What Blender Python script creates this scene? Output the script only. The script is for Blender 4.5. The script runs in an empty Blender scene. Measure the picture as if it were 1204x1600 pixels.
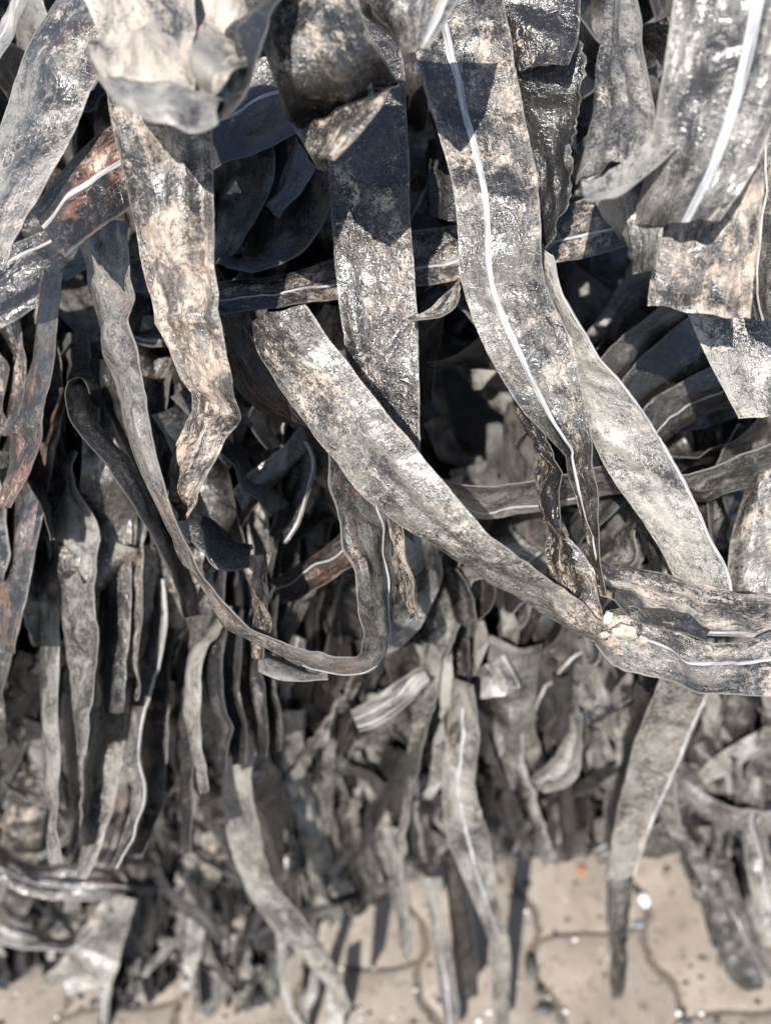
import bpy, math, random
import numpy as np
from mathutils import Vector

S = bpy.context.scene
COL = S.collection

# ------------------------------------------------------------------ camera, sky, sun, exposure
FPX = 1164.0                     # focal length in pixels of the 1204 x 1600 photograph
H, PITCH = 0.98, math.radians(45)
CAM = np.array([0.0, 0.0, H])
FWD = np.array([0.0, math.cos(PITCH), -math.sin(PITCH)])
UPV = np.array([0.0, math.sin(PITCH), math.cos(PITCH)])
RGT = np.array([1.0, 0.0, 0.0])
cd = bpy.data.cameras.new('camera')
cam = bpy.data.objects.new('camera', cd)
COL.objects.link(cam)
cam.location = CAM
cam.rotation_euler = (math.pi / 2 - PITCH, 0, 0)
cd.sensor_fit = 'VERTICAL'
cd.sensor_height = 36.0
cd.lens = FPX / 1600 * 36.0
cd.clip_start, cd.clip_end = 0.01, 200
cd.dof.use_dof = True
cd.dof.focus_distance = 0.362
cd.dof.aperture_fstop = 4.2
S.camera = cam

SUN = np.array([-0.27, -0.62, 0.73]); SUN /= np.linalg.norm(SUN)
w = bpy.data.worlds.new('World'); S.world = w; w.use_nodes = True
nt = w.node_tree
sky = nt.nodes.new('ShaderNodeTexSky'); sky.sky_type = 'NISHITA'; sky.sun_disc = False
sky.sun_elevation = math.asin(SUN[2]); sky.sun_rotation = math.atan2(SUN[0], SUN[1])
nt.links.new(sky.outputs[0], nt.nodes['Background'].inputs[0])
nt.nodes['Background'].inputs[1].default_value = 0.11
sd = bpy.data.lights.new('sun', 'SUN'); sd.energy = 5.0; sd.angle = math.radians(0.5); sd.color = (1, 0.95, 0.88)
so = bpy.data.objects.new('sun', sd); COL.objects.link(so)
so.rotation_euler = Vector(-SUN).to_track_quat('-Z', 'Y').to_euler()
S.view_settings.view_transform = 'Standard'
S.view_settings.look = 'None'
S.view_settings.exposure = 1.0
S.cycles.max_bounces = 6

# ------------------------------------------------------------------ helpers
def pt(x, y, d):
    """a place in the scene d metres deep along the view axis"""
    return CAM + d * (FWD + RGT * (x - 602) / FPX - UPV * (y - 800) / FPX)

def ground_depth(y):
    return H / (math.sin(PITCH) + math.cos(PITCH) * (y - 800) / FPX)

_rs = np.random.RandomState(7)
_PERM = _rs.permutation(512)
_GR = _rs.uniform(-1, 1, (512, 2))
def pn(x, y):
    """gradient noise, about -0.7 .. 0.7"""
    xi = np.floor(x).astype(int); yi = np.floor(y).astype(int)
    xf = x - xi; yf = y - yi
    u = xf * xf * xf * (xf * (xf * 6 - 15) + 10); v = yf * yf * yf * (yf * (yf * 6 - 15) + 10)
    def g(a, b):
        h = _PERM[(_PERM[(xi + a) & 511] + yi + b) & 511]
        return _GR[h, 0] * (xf - a) + _GR[h, 1] * (yf - b)
    return (g(0, 0) * (1 - u) + g(1, 0) * u) * (1 - v) + (g(0, 1) * (1 - u) + g(1, 1) * u) * v

def tag(o, label=None, cat=None, group=None, kind=None):
    for k, val in (('label', label), ('category', cat), ('group', group), ('kind', kind)):
        if val: o[k] = val
    return o

def make_mesh(name, V, F, uv=None, smooth=True, sharp=None, across=None):
    """V (n,3), F list/array of quads or mixed polygons, uv (n,2) per vertex"""
    me = bpy.data.meshes.new(name)
    if isinstance(F, np.ndarray):
        k = F.shape[1]
        me.vertices.add(len(V)); me.vertices.foreach_set('co', np.asarray(V, np.float32).ravel())
        me.loops.add(F.size); me.loops.foreach_set('vertex_index', F.astype(np.int32).ravel())
        me.polygons.add(len(F))
        me.polygons.foreach_set('loop_start', np.arange(0, F.size, k, dtype=np.int32))
        me.update(calc_edges=True)
    else:
        me.from_pydata([tuple(v) for v in V], [], F)
    if uv is not None:
        l = me.uv_layers.new(name='UVMap')
        idx = np.empty(len(me.loops), np.int32); me.loops.foreach_get('vertex_index', idx)
        l.data.foreach_set('uv', np.asarray(uv, np.float32)[idx].ravel())
    if across is not None:
        l = me.uv_layers.new(name='across')
        l.data.foreach_set('uv', np.stack([across, across], 1).astype(np.float32)[idx].ravel())
    if smooth:
        me.polygons.foreach_set('use_smooth', np.ones(len(me.polygons), bool))
        if sharp: me.set_sharp_from_angle(angle=math.radians(sharp))
    me.validate()
    return me

def link(name, me, mat, parent=None):
    o = bpy.data.objects.new(name, me); COL.objects.link(o)
    if mat and not me.materials: me.materials.append(mat)
    if parent: o.parent = parent
    return o

# ------------------------------------------------------------------ materials
class NT:
    def __init__(s, name):
        s.m = bpy.data.materials.new(name); s.m.use_nodes = True
        s.t = s.m.node_tree; s.b = s.t.nodes['Principled BSDF']
    def n(s, typ, **kw):
        nd = s.t.nodes.new(typ)
        for k, v in kw.items(): setattr(nd, k, v)
        return nd
    def put(s, sock, v):
        if isinstance(v, bpy.types.NodeSocket): s.t.links.new(v, sock)
        elif v is not None: sock.default_value = v
    def math(s, op, a, b=None, c=None, clamp=False):
        nd = s.n('ShaderNodeMath', operation=op, use_clamp=clamp)
        for i, v in enumerate((a, b, c)):
            if v is not None: s.put(nd.inputs[i], v)
        return nd.outputs[0]
    def mix(s, f, a, b):
        nd = s.n('ShaderNodeMix', data_type='RGBA')
        s.put(nd.inputs['Factor'], f)
        for k, v in ((6, a), (7, b)):
            s.put(nd.inputs[k], (*v, 1) if isinstance(v, tuple) else v)
        return nd.outputs[2]
    def step(s, v, lo, hi):
        nd = s.n('ShaderNodeMapRange', interpolation_type='SMOOTHSTEP')
        for i, x in enumerate((v, lo, hi, 0.0, 1.0)): s.put(nd.inputs[i], x)
        return nd.outputs[0]
    def noise(s, vec, sc, detail=4, rough=0.6, dist=0.0):
        mp = s.n('ShaderNodeMapping'); s.put(mp.inputs['Vector'], vec); mp.inputs['Scale'].default_value = sc
        nd = s.n('ShaderNodeTexNoise'); s.put(nd.inputs['Vector'], mp.outputs[0])
        nd.inputs['Scale'].default_value = 1; nd.inputs['Detail'].default_value = detail
        nd.inputs['Roughness'].default_value = rough; nd.inputs['Distortion'].default_value = dist
        return nd.outputs[0]
    def attr(s, name):
        nd = s.n('ShaderNodeAttribute', attribute_type='OBJECT', attribute_name=name)
        return nd.outputs['Fac']
    def bump(s, h, strength, dist):
        nd = s.n('ShaderNodeBump'); nd.inputs['Strength'].default_value = strength
        nd.inputs['Distance'].default_value = dist; s.put(nd.inputs['Height'], h)
        s.put(s.b.inputs['Normal'], nd.outputs[0])

def plastic_material():
    k = NT('dirty black plastic')
    uv = k.n('ShaderNodeUVMap', uv_map='UVMap').outputs[0]
    isl = k.n('ShaderNodeNewGeometry').outputs['Random Per Island']
    off = k.n('ShaderNodeCombineXYZ')
    k.put(off.inputs[0], k.math('MULTIPLY', k.attr('seed'), 3.7)); k.put(off.inputs[1], k.math('MULTIPLY', isl, 17.0))
    add = k.n('ShaderNodeVectorMath', operation='ADD'); k.put(add.inputs[0], uv); k.put(add.inputs[1], off.outputs[0])
    vec = add.outputs[0]
    def c(x, g): return k.math('MULTIPLY', k.math('SUBTRACT', x, 0.5), g)
    def ridge(x, wd): return k.step(k.math('ABSOLUTE', k.math('SUBTRACT', x, 0.5)), wd, 0.0)
    A = k.noise(vec, (78, 64, 1), 6, 0.68, 0.8)          # patches a few mm across
    A2 = k.noise(vec, (24, 17, 1), 3, 0.6, 0.5)          # where dirt gathers
    M = k.noise(vec, (330, 300, 1), 6, 0.75, 0.7)        # mottling
    B = k.noise(vec, (1300, 1000, 1), 2, 0.6)            # grains
    Cn = k.noise(vec, (640, 60, 1), 4, 0.7, 0.4)             # scratches along the tape
    D = k.noise(vec, (44, 34, 1), 6, 0.72, 1.0)
    E = k.noise(vec, (190, 60, 1), 6, 0.7, 0.6)
    G = k.noise(vec, (120, 90, 1), 4, 0.6, 1.6)          # fine cracks and dry water lines
    dirt = k.math('ADD', k.attr('dirt'), k.math('MULTIPLY', k.math('SUBTRACT', isl, 0.5), 0.2))
    thr = k.math('SUBTRACT', 0.73, k.math('MULTIPLY', dirt, 0.36))
    a = k.math('ADD', k.math('MULTIPLY', A, 0.5), k.math('MULTIPLY', A2, 0.5))
    grain = k.attr('grain')
    cMg = k.math('MULTIPLY', c(M, 0.85), grain); cBg = k.math('MULTIPLY', c(B, 0.55), grain)
    cCs = k.math('MULTIPLY', c(Cn, 0.24), k.math('SUBTRACT', 1.0, grain))
    for t in (cMg, cBg, cCs): a = k.math('ADD', a, t)
    a = k.math('SUBTRACT', a, k.math('MULTIPLY', ridge(G, 0.035), 0.10))
    patch = k.step(a, k.math('SUBTRACT', thr, 0.02), k.math('ADD', thr, 0.10))
    ac = k.n('ShaderNodeSeparateXYZ'); k.put(ac.inputs[0], k.n('ShaderNodeUVMap', uv_map='across').outputs[0])
    edge = k.step(k.math('ADD', k.math('ABSOLUTE', k.math('SUBTRACT', ac.outputs[0], 0.5)), c(A, 0.07)), 0.455, 0.497)
    L = k.noise(vec, (13, 8, 1), 3, 0.55, 0.6)           # whole stretches cleaner or dustier
    f = k.math('ADD', k.math('MULTIPLY', L, 0.42), k.math('MULTIPLY', D, 0.58))
    for t in (cCs, k.math('MULTIPLY', cMg, 0.75), k.math('MULTIPLY', cBg, 0.75)): f = k.math('ADD', f, t)
    f = k.math('ADD', f, k.math('MULTIPLY', ridge(G, 0.03), 0.08))
    vary = c(isl, k.attr('vary'))
    pale = k.math('ADD', k.attr('pale'), vary, clamp=True)
    flo = k.math('SUBTRACT', 0.45, k.math('MULTIPLY', pale, 0.085))
    film = k.math('MULTIPLY', k.math('ADD', 0.06, k.math('MULTIPLY', k.step(f, flo, k.math('ADD', flo, 0.26)), 0.94)), k.math('ADD', k.attr('film'), k.math('MULTIPLY', vary, 0.8), clamp=True))
    fcol = k.mix(pale, (0.10, 0.091, 0.081), (0.245, 0.234, 0.214))
    film = k.math('MAXIMUM', film, k.math('MULTIPLY', edge, k.math('ADD', 0.35, k.math('MULTIPLY', k.attr('film'), 0.6))))
    base = k.mix(film, (0.0095, 0.0095, 0.0105), fcol)
    red = k.math('MULTIPLY', k.step(k.math('ADD', E, c(A2, 0.7)), 0.50, 0.64), k.attr('red'))
    base = k.mix(red, base, (0.165, 0.082, 0.060))
    tan = k.mix(k.step(k.math('ADD', E, c(A, 0.8)), 0.36, 0.66), (0.145, 0.114, 0.091), (0.405, 0.33, 0.265))
    tan = k.mix(k.math('MULTIPLY', pale, 0.7), tan, (0.33, 0.315, 0.285))
    pm = k.math('MULTIPLY', patch, k.math('ADD', 0.45, k.math('MULTIPLY', M, 0.85)), clamp=True)
    k.put(k.b.inputs['Base Color'], k.mix(pm, base, tan))
    r = k.math('ADD', 0.20, k.math('MULTIPLY', film, 0.16))
    r = k.math('ADD', r, c(Cn, 0.2))
    k.put(k.b.inputs['Roughness'], k.math('ADD', r, k.math('MULTIPLY', pm, 0.5), clamp=True))
    k.b.inputs['Specular IOR Level'].default_value = 0.6
    W1 = k.noise(vec, (70, 190, 1), 3, 0.55, 1.2)
    W2 = k.noise(vec, (210, 55, 1), 3, 0.55, 1.0)
    h = k.math('ADD', k.math('MULTIPLY', A, 0.45), k.math('MULTIPLY', pm, 0.16))
    for t in (k.math('MULTIPLY', Cn, 0.05), k.math('MULTIPLY', M, 0.14), k.math('MULTIPLY', ridge(A2, 0.05), -0.25), k.math('MULTIPLY', ridge(D, 0.04), 0.26), k.math('MULTIPLY', ridge(W1, 0.06), 0.16), k.math('MULTIPLY', ridge(W2, 0.06), -0.16)):
        h = k.math('ADD', h, t)
    k.bump(h, 0.5, 0.0010)
    return k.m

def stripe_material():
    k = NT('white printed stripe')
    uv = k.n('ShaderNodeUVMap', uv_map='UVMap').outputs[0]
    off = k.n('ShaderNodeCombineXYZ'); k.put(off.inputs[0], k.math('MULTIPLY', k.attr('seed'), 2.3))
    add = k.n('ShaderNodeVectorMath', operation='ADD'); k.put(add.inputs[0], uv); k.put(add.inputs[1], off.outputs[0])
    A = k.noise(add.outputs[0], (900, 45, 1), 5, 0.7)
    B = k.noise(add.outputs[0], (160, 90, 1), 6, 0.7, 0.3)
    col = k.mix(k.step(A, 0.36, 0.62), (0.13, 0.134, 0.142), (0.42, 0.43, 0.45))
    col = k.mix(k.math('MULTIPLY', k.step(B, 0.47, 0.60), k.attr('grime')), col, (0.27, 0.21, 0.155))
    k.put(k.b.inputs['Base Color'], col)
    k.b.inputs['Roughness'].default_value = 0.42
    k.bump(A, 0.6, 0.0006)
    return k.m

def paver_material():
    k = NT('tan concrete paver')
    co = k.n('ShaderNodeTexCoord').outputs['Object']
    inf = k.n('ShaderNodeObjectInfo').outputs['Random']
    off = k.n('ShaderNodeCombineXYZ'); k.put(off.inputs[0], k.math('MULTIPLY', inf, 23.0))
    add = k.n('ShaderNodeVectorMath', operation='ADD'); k.put(add.inputs[0], co); k.put(add.inputs[1], off.outputs[0])
    A = k.noise(add.outputs[0], (14, 14, 14), 6, 0.65); B = k.noise(add.outputs[0], (420, 420, 420), 3, 0.6)
    Cn = k.noise(add.outputs[0], (60, 60, 60), 6, 0.7, 0.3)
    col = k.mix(k.step(A, 0.3, 0.7), (0.165, 0.140, 0.116), (0.265, 0.229, 0.194))
    col = k.mix(k.math('MULTIPLY', inf, 0.35), col, (0.20, 0.165, 0.135))
    col = k.mix(k.math('MULTIPLY', k.step(B, 0.55, 0.72), 0.6), col, (0.14, 0.11, 0.085))
    col = k.mix(k.math('MULTIPLY', k.step(Cn, 0.53, 0.66), 0.7), col, (0.10, 0.082, 0.066))
    k.put(k.b.inputs['Base Color'], col); k.b.inputs['Roughness'].default_value = 0.88
    k.bump(k.math('ADD', B, k.math('MULTIPLY', Cn, 1.5)), 0.5, 0.0012)
    return k.m

def plain(name, c1, c2, sc=200, rough=0.85):
    k = NT(name)
    co = k.n('ShaderNodeTexCoord').outputs['Object']
    A = k.noise(co, (sc, sc, sc), 6, 0.65)
    k.put(k.b.inputs['Base Color'], k.mix(k.step(A, 0.35, 0.65), c1, c2))
    k.b.inputs['Roughness'].default_value = rough
    k.bump(A, 0.6, 0.002)
    return k.m

PLASTIC, STRIPE, PAVER = plastic_material(), stripe_material(), paver_material()
SAND = plain('joint sand', (0.045, 0.037, 0.029), (0.15, 0.122, 0.096), 350)
CHIP = plain('white chip', (0.62, 0.61, 0.58), (0.80, 0.79, 0.77), 300, 0.6)
STONE = plain('white stone', (0.42, 0.37, 0.30), (0.66, 0.63, 0.58), 420, 0.85)
CLOD = plain('pale dry clod', (0.24, 0.21, 0.17), (0.42, 0.39, 0.345), 500, 0.95)
SOIL = plain('dry soil', (0.19, 0.15, 0.115), (0.33, 0.275, 0.215), 400, 0.95)
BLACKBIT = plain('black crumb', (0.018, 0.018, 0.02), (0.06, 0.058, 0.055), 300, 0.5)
LEAF = plain('dry orange leaf', (0.22, 0.095, 0.035), (0.36, 0.17, 0.06), 250, 0.7)
BLUE = plain('blue scrap', (0.10, 0.12, 0.16), (0.20, 0.23, 0.28), 250, 0.5)

# ------------------------------------------------------------------ ribbons
TW = 0.040      # real width of the tape

def spline(P, crease, n_per):
    """Catmull-Rom through P (k,c); stations flagged in crease break the tangent"""
    k = len(P); out = []
    seg = np.linalg.norm(np.diff(P[:, :3], axis=0), axis=1) + 1e-9
    def tan(i, side):
        if i == 0 or i == k - 1 or crease[i]:
            return None
        a, b = seg[i - 1], seg[i]
        return ((P[i] - P[i - 1]) / a * b + (P[i + 1] - P[i]) / b * a) / (a + b)
    for i in range(k - 1):
        chord = (P[i + 1] - P[i]) / seg[i]
        t0, t1 = tan(i, 1), tan(i + 1, 0)
        if t0 is None: t0 = chord if t1 is None else 1.5 * chord - 0.5 * t1
        if t1 is None: t1 = 1.5 * chord - 0.5 * t0
        m0, m1 = t0 * seg[i], t1 * seg[i]
        s = np.linspace(0, 1, n_per, endpoint=False)[:, None]
        out.append((2*s**3-3*s**2+1)*P[i] + (s**3-2*s**2+s)*m0 + (-2*s**3+3*s**2)*P[i+1] + (s**3-s**2)*m1)
    out.append(P[-1:])
    return np.concatenate(out)

def surface(st, d, seed, step=0.0028, m=13, bulge=0.0, fold=None, wr=0.0009, frill=0.0, W=TW, s0=0.7, pleat=0.0, lf=0.0025, dk=1.0):
    W *= dk
    """stations (xL,yL,xR,yR[,depth[,tilt[,crease]]]) -> grid of points, u (m), v (m)"""
    rnd = random.Random(seed)
    k = len(st); dd = np.interp(np.linspace(0, 1, k), np.linspace(0, 1, len(d)), d)
    sgn = s0
    LR = []; cr = []
    for i, q in enumerate(st):
        di = (q[4] if len(q) > 4 and q[4] else dd[i]) * dk
        si = q[5] if len(q) > 5 and q[5] is not None else sgn
        cr.append(len(q) > 6 and q[6])
        wpx = math.hypot(q[2] - q[0], q[3] - q[1])
        e = 0.5 * math.sqrt(max(0.0, W * W - (wpx * di / FPX) ** 2)) * si
        LR.append(np.concatenate([pt(q[0], q[1], di + e), pt(q[2], q[3], di - e)]))
    LR = np.array(LR)
    dense = spline(LR, cr, 24)
    c = (dense[:, :3] + dense[:, 3:]) / 2
    arc = np.concatenate([[0], np.cumsum(np.linalg.norm(np.diff(c, axis=0), axis=1))])
    n = max(6, int(arc[-1] / step))
    v = np.linspace(0, arc[-1], n)
    E = np.stack([np.interp(v, arc, dense[:, j]) for j in range(6)], 1)
    L, R = E[:, :3], E[:, 3:]
    t = np.linspace(0, 1, m)
    P = L[:, None] * (1 - t)[None, :, None] + R[:, None] * t[None, :, None]
    def normals(P):
        Tv = np.gradient(P, axis=0); Tu = np.gradient(P, axis=1)
        N = np.cross(Tu, Tv); return N / (np.linalg.norm(N, axis=2, keepdims=True) + 1e-12)
    N = normals(P)
    flip = 1.0 if (N * (CAM - P)).sum(2).mean() > 0 else -1.0
    Nf = N.mean(axis=1, keepdims=True) * flip
    Nf = Nf / (np.linalg.norm(Nf, axis=2, keepdims=True) + 1e-9)
    u = (t - 0.5) * W
    U, V = np.meshgrid(u, v)
    o = rnd.uniform(0, 200)
    disp = bulge * 4 * t * (1 - t)
    disp = np.repeat(disp[None], n, 0)
    if fold:                                       # a lengthwise crease at fold[0], height fold[1]
        tri = np.where(t < fold[0], t / fold[0], (1 - t) / (1 - fold[0]))
        disp = disp + fold[1] * tri[None] * (1 + 0.8 * pn(V * 14 + o, U * 0 + 3.3))
    wr0, wr = wr, wr * .5
    disp = disp + wr * (1.6 * pn(U * 45 + o, V * 32 + o) - 2.4 * np.abs(pn(U * 22 + V * 18 + o, V * 52 - U * 24 + o * 2))
                        + 0.8 * pn(U * 120 + o, V * 95) - 1.6 * np.abs(pn(U * 60 - V * 40 + o, V * 30 + U * 60 + o)))
    for q in range(int(arc[-1] / 0.012) + 1):       # sharp straight creases
        v0 = rnd.uniform(0, arc[-1]); an = rnd.gauss(0, .6); wd = rnd.uniform(.004, .013)
        am = rnd.choice((-1, 1)) * wd * rnd.uniform(.06, .25) * min(2.2, wr0 / .0008)
        if rnd.random() < .25: an = rnd.gauss(1.5, .12); wd = min(wd, .007)
        ss = np.abs((V - v0) * math.cos(an) + (U - rnd.uniform(-.5, .5) * W * (an > 1)) * math.sin(an))
        ln_ = np.clip(1.4 - np.abs((V - v0) * math.sin(an) - U * math.cos(an)) / rnd.uniform(.012, .04), 0, 1)
        disp = disp + am * np.maximum(0, 1 - ss / wd) * ln_
    for q in range(rnd.randint(2, 4)):               # sharp folds along the tape
        t0 = round(rnd.uniform(.1, .9) * (m - 1)) / (m - 1); wd = rnd.choice((rnd.uniform(.12, .25), rnd.uniform(.3, .6)))
        disp = disp + lf * (1.7 * pn(V * 11 + o + q * 7.3, V * 0 + q + .5) + .7 * pn(V * 38 + o + q * 5.1, V * 0 + .5)) * np.maximum(0, 1 - np.abs(t - t0) / wd)[None]
    if pleat: disp = disp + pleat * pn(U * 110 + o, V * 7 + o)
    P = P + Nf * disp[:, :, None]
    dirw = (R - L) / (np.linalg.norm(R - L, axis=1, keepdims=True) + 1e-9)
    nick = 0.0016 * np.maximum(0, np.abs(pn(v * 330 + o, v * 0 + 2.5)) - .28)
    ew = 0.0009 * pn(v * 70 + o, v * 0 + .5) + nick + 0.0003 * pn(v * 900 + o, v * 0 + 4.5) + frill * pn(v * 190 + o, v * 0 + 7.5) + frill * 0.8 * pn(v * 420 + o, v * 0 + 1.5)
    P[:, 0] += dirw * ew[:, None]; P[:, 1] += dirw * ew[:, None] * 0.5
    ew2 = 0.0009 * pn(v * 60 + o + 50, v * 0 + .5) - nick[::-1] + 0.0003 * pn(v * 900 + o, v * 0 + 8.5) + frill * 0.5 * pn(v * 230 + o + 9, v * 0 + 3.5)
    P[:, -1] += dirw * ew2[:, None]
    if frill:
        fz = frill * 1.6 * pn(v * 150 + o, v * 0 + 11.5)
        P[:, 0] += Nf[:, 0] * fz[:, None]; P[:, 1] += Nf[:, 0] * fz[:, None] * .4
    lim = 0.0015
    P[:, :, 2] = np.maximum(P[:, :, 2], lim + 0.0015 * (1 + pn(U * 60 + o, V * 60)))
    return P, normals(P) * flip, U, V

def solid(P, N, U, V, th, ends=0.0, seed=0):
    """closed thin body round a grid; returns verts, quads, uv"""
    n, m = P.shape[:2]
    if ends:                                        # ragged cut ends
        e = ends * pn(np.linspace(0, 5, m) + seed * 3.1, np.zeros(m) + .5)
        T = P[1] - P[0]; P[0] += T / (np.linalg.norm(T, axis=1, keepdims=True) + 1e-9) * e[:, None]
        T = P[-1] - P[-2]; P[-1] += T / (np.linalg.norm(T, axis=1, keepdims=True) + 1e-9) * e[:, None]
    thv = np.full(m, th / 2); thv[0] = thv[-1] = th * 0.32
    top = P + N * thv[None, :, None]; bot = P - N * thv[None, :, None]
    V3 = np.concatenate([top.reshape(-1, 3), bot.reshape(-1, 3)])
    uv = np.concatenate([np.stack([U, V], 2).reshape(-1, 2), np.stack([U + 1.37, V], 2).reshape(-1, 2)])
    i = np.arange(n * m).reshape(n, m); b = i + n * m
    def q(a, bb, c, dd): return np.stack([x.ravel() for x in (a, bb, c, dd)], 1)
    F = [q(i[:-1, :-1], i[:-1, 1:], i[1:, 1:], i[1:, :-1]), q(b[:-1, :-1], b[1:, :-1], b[1:, 1:], b[:-1, 1:]),
         q(i[:-1, 0], i[1:, 0], b[1:, 0], b[:-1, 0]), q(i[:-1, -1], b[:-1, -1], b[1:, -1], i[1:, -1]),
         q(i[0, :-1], b[0, :-1], b[0, 1:], i[0, 1:]), q(i[-1, :-1], i[-1, 1:], b[-1, 1:], b[-1, :-1])]
    ac = np.tile(np.linspace(0, 1, m), n); ac = np.concatenate([ac, ac])
    return V3, np.concatenate(F), uv, ac

N_STRIPS = [0]
def strip(label, st, d, dirt=0.35, film=0.5, red=0.0, pale=0.0, stripe=None, group=None, seed=None, grime=0.8,
          step=0.0022, m=17, th=0.0007, ends=0.002, grain=None, **kw):
    N_STRIPS[0] += 1
    seed = seed if seed is not None else N_STRIPS[0]
    if isinstance(d, (int, float)): d = (d,)
    P, N, U, V = surface(st, d, seed, step=step, m=m, **kw)
    V3, F, uv, ac = solid(P.copy(), N, U, V, th, ends, seed)
    o0 = V3[np.argmin(V3[:, 2])].copy()
    me = make_mesh('plastic_strip', V3 - o0, F, uv, True, 48, ac)
    if stripe:
        root = bpy.data.objects.new('plastic_strip', None); COL.objects.link(root); root.empty_display_size = .01
        o = link('tape', me, PLASTIC, root)
    else:
        root = o = link('plastic_strip', me, PLASTIC)
    root.location = o0
    tag(root, label, 'plastic strip', group or 'plastic strips tangled in the heap')
    o['dirt'] = float(dirt); o['film'] = float(film); o['red'] = float(red); o['pale'] = float(pale); o['seed'] = float((seed * 0.618) % 1 * 9); o['vary'] = 0.0
    o['grain'] = float(grain if grain is not None else .25 + .6 * ((seed * .377) % 1))
    for sp in ([stripe] if isinstance(stripe, tuple) else stripe or []):
        c, wd = sp[0], sp[1] * .68; i0 = int(sp[2] * len(P)) if len(sp) > 2 else 0; i1 = int(sp[3] * len(P)) if len(sp) > 3 else len(P)
        tt = np.linspace(0, 1, P.shape[1])
        ts = np.clip(np.linspace(c - wd / TW / 2, c + wd / TW / 2, 4), 0, 1)
        def at(G):
            f = np.clip(ts * (len(tt) - 1), 0, len(tt) - 1.001); j = f.astype(int); fr = (f - j)[None, :, None]
            return G[i0:i1, j] * (1 - fr) + G[i0:i1, j + 1] * fr
        Ps, Ns = at(P), at(N)
        Us, Vs = np.meshgrid(ts * TW, V[i0:i1, 0])
        hh = np.array([0.15, 1, 1, 0.15])[None, :, None] * 0.0006
        Ps = Ps + Ns * (th * 0.5 + hh * 0.5)
        v3, f, uv, _ = solid(Ps, Ns, Us, Vs, 0.0005)
        s = link('stripe', make_mesh('stripe', v3 - o0, f, uv, True, 60), STRIPE, root)
        s['seed'] = o['seed']; s['grime'] = float(grime)
    return root

# ------------------------------------------------------------------ ground and pavement
ROT = math.radians(8)
gm = make_mesh('ground', [(-60, -60, -.03), (60, -60, -.03), (60, 60, -.03), (-60, 60, -.03)], [(0, 1, 2, 3)], smooth=False)
tag(link('ground', gm, SAND), kind='structure')
px0, px1, py0, py1 = -0.75, 0.75, -0.45, 0.65
nx, ny = 90, 66
gx, gy = np.meshgrid(np.linspace(px0, px1, nx), np.linspace(py0, py1, ny))
gz = -0.0042 + 0.004 * pn(gx * 60, gy * 60) + 0.003 * pn(gx * 170, gy * 170)
ii = np.arange(nx * ny).reshape(ny, nx)
pav = link('pavement', make_mesh('pavement', np.stack([gx, gy, gz], 2).reshape(-1, 3),
           np.stack([ii[:-1, :-1].ravel(), ii[:-1, 1:].ravel(), ii[1:, 1:].ravel(), ii[1:, :-1].ravel()], 1)), SAND)
tag(pav, kind='structure')
CWID, CLEN, GAP = 0.136, 0.2, 0.0048
def wave(y):                                        # the wavy flank that interlocks with the next column
    s = math.sin(2 * math.pi * y / 0.1)
    return 0.0085 * max(-1, min(1, s * 1.7))
def endwave(x):
    return 0.004 * math.sin(2 * math.pi * x / CWID)
def paver_mesh():
    ring = []
    ns = 22
    for i in range(ns + 1):
        y = CLEN * i / ns; ring.append((wave(y) + GAP / 2 + .0016 * math.sin(i * 2.1) * math.sin(i * .7), y))
    for i in range(1, 8):
        x = CWID * i / 8; ring.append((x + wave(CLEN), CLEN + endwave(x)))
    for i in range(ns, -1, -1):
        y = CLEN * i / ns; ring.append((CWID + wave(y) - GAP / 2 - .0014 * math.sin(i * 1.7) * math.cos(i * .9), y))
    for i in range(7, 0, -1):
        x = CWID * i / 8; ring.append((x, endwave(x)))
    r = np.array(ring); ctr = np.array([CWID / 2, CLEN / 2])
    def inset(a): 
        q = r - ctr; sc = np.array([(CWID / 2 - a) / (CWID / 2), (CLEN / 2 - a) / (CLEN / 2)]); return q * sc
    levels = [(0.0015, -0.03), (0.0015, -0.005), (0.003, -0.0015), (0.0065, 0.0)]
    V = []; F = []; k = len(r)
    for a, z in levels:
        jit = 0.0007 * np.array([pn(np.array([i * 1.7]), np.array([a * 900]))[0] for i in range(k)])
        for (x, y), j in zip(inset(a), jit): V.append((x + j, y + j, z))
    for l in range(len(levels) - 1):
        for i in range(k):
            j = (i + 1) % k; F.append((l * k + i, l * k + j, (l + 1) * k + j, (l + 1) * k + i))
    F = [tuple(reversed(f)) for f in F]
    F.append(tuple(range(3 * k, 4 * k))[::-1])
    return make_mesh('paver', V, F, None, True, 40)
PM = paver_mesh(); PM.materials.append(PAVER)
rp = random.Random(3)
pc, ps_ = math.cos(ROT), math.sin(ROT)
gp = pt(1040, 1500, ground_depth(1500))             # the joint right of the fallen strip end
for i in range(-6, 4):
    for j in range(-4, 4):
        lx = i * CWID + CWID / 2; ly = j * CLEN + (0.1 if i % 2 else 0.0) + CLEN / 2
        x = gp[0] + lx * pc - ly * ps_; y = gp[1] - 0.06 + lx * ps_ + ly * pc
        if not (px0 + .1 < x < px1 - .1 and py0 + .12 < y < py1 - .12): continue
        o = link('paver', PM, PAVER, pav)
        o.location = (x, y, rp.uniform(-.0012, .0008)); o.rotation_euler = (rp.uniform(-.004, .004), rp.uniform(-.004, .004), ROT + rp.uniform(-.006, .006))

# ------------------------------------------------------------------ the strips one can follow in the photograph
G_TOP, G_MID, G_LEFT, G_LOW = ('strips folded over the top of the heap', 'strips crossing the middle of the heap',
                               'strips hanging down the left side', 'strip ends hanging over the paving')
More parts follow.
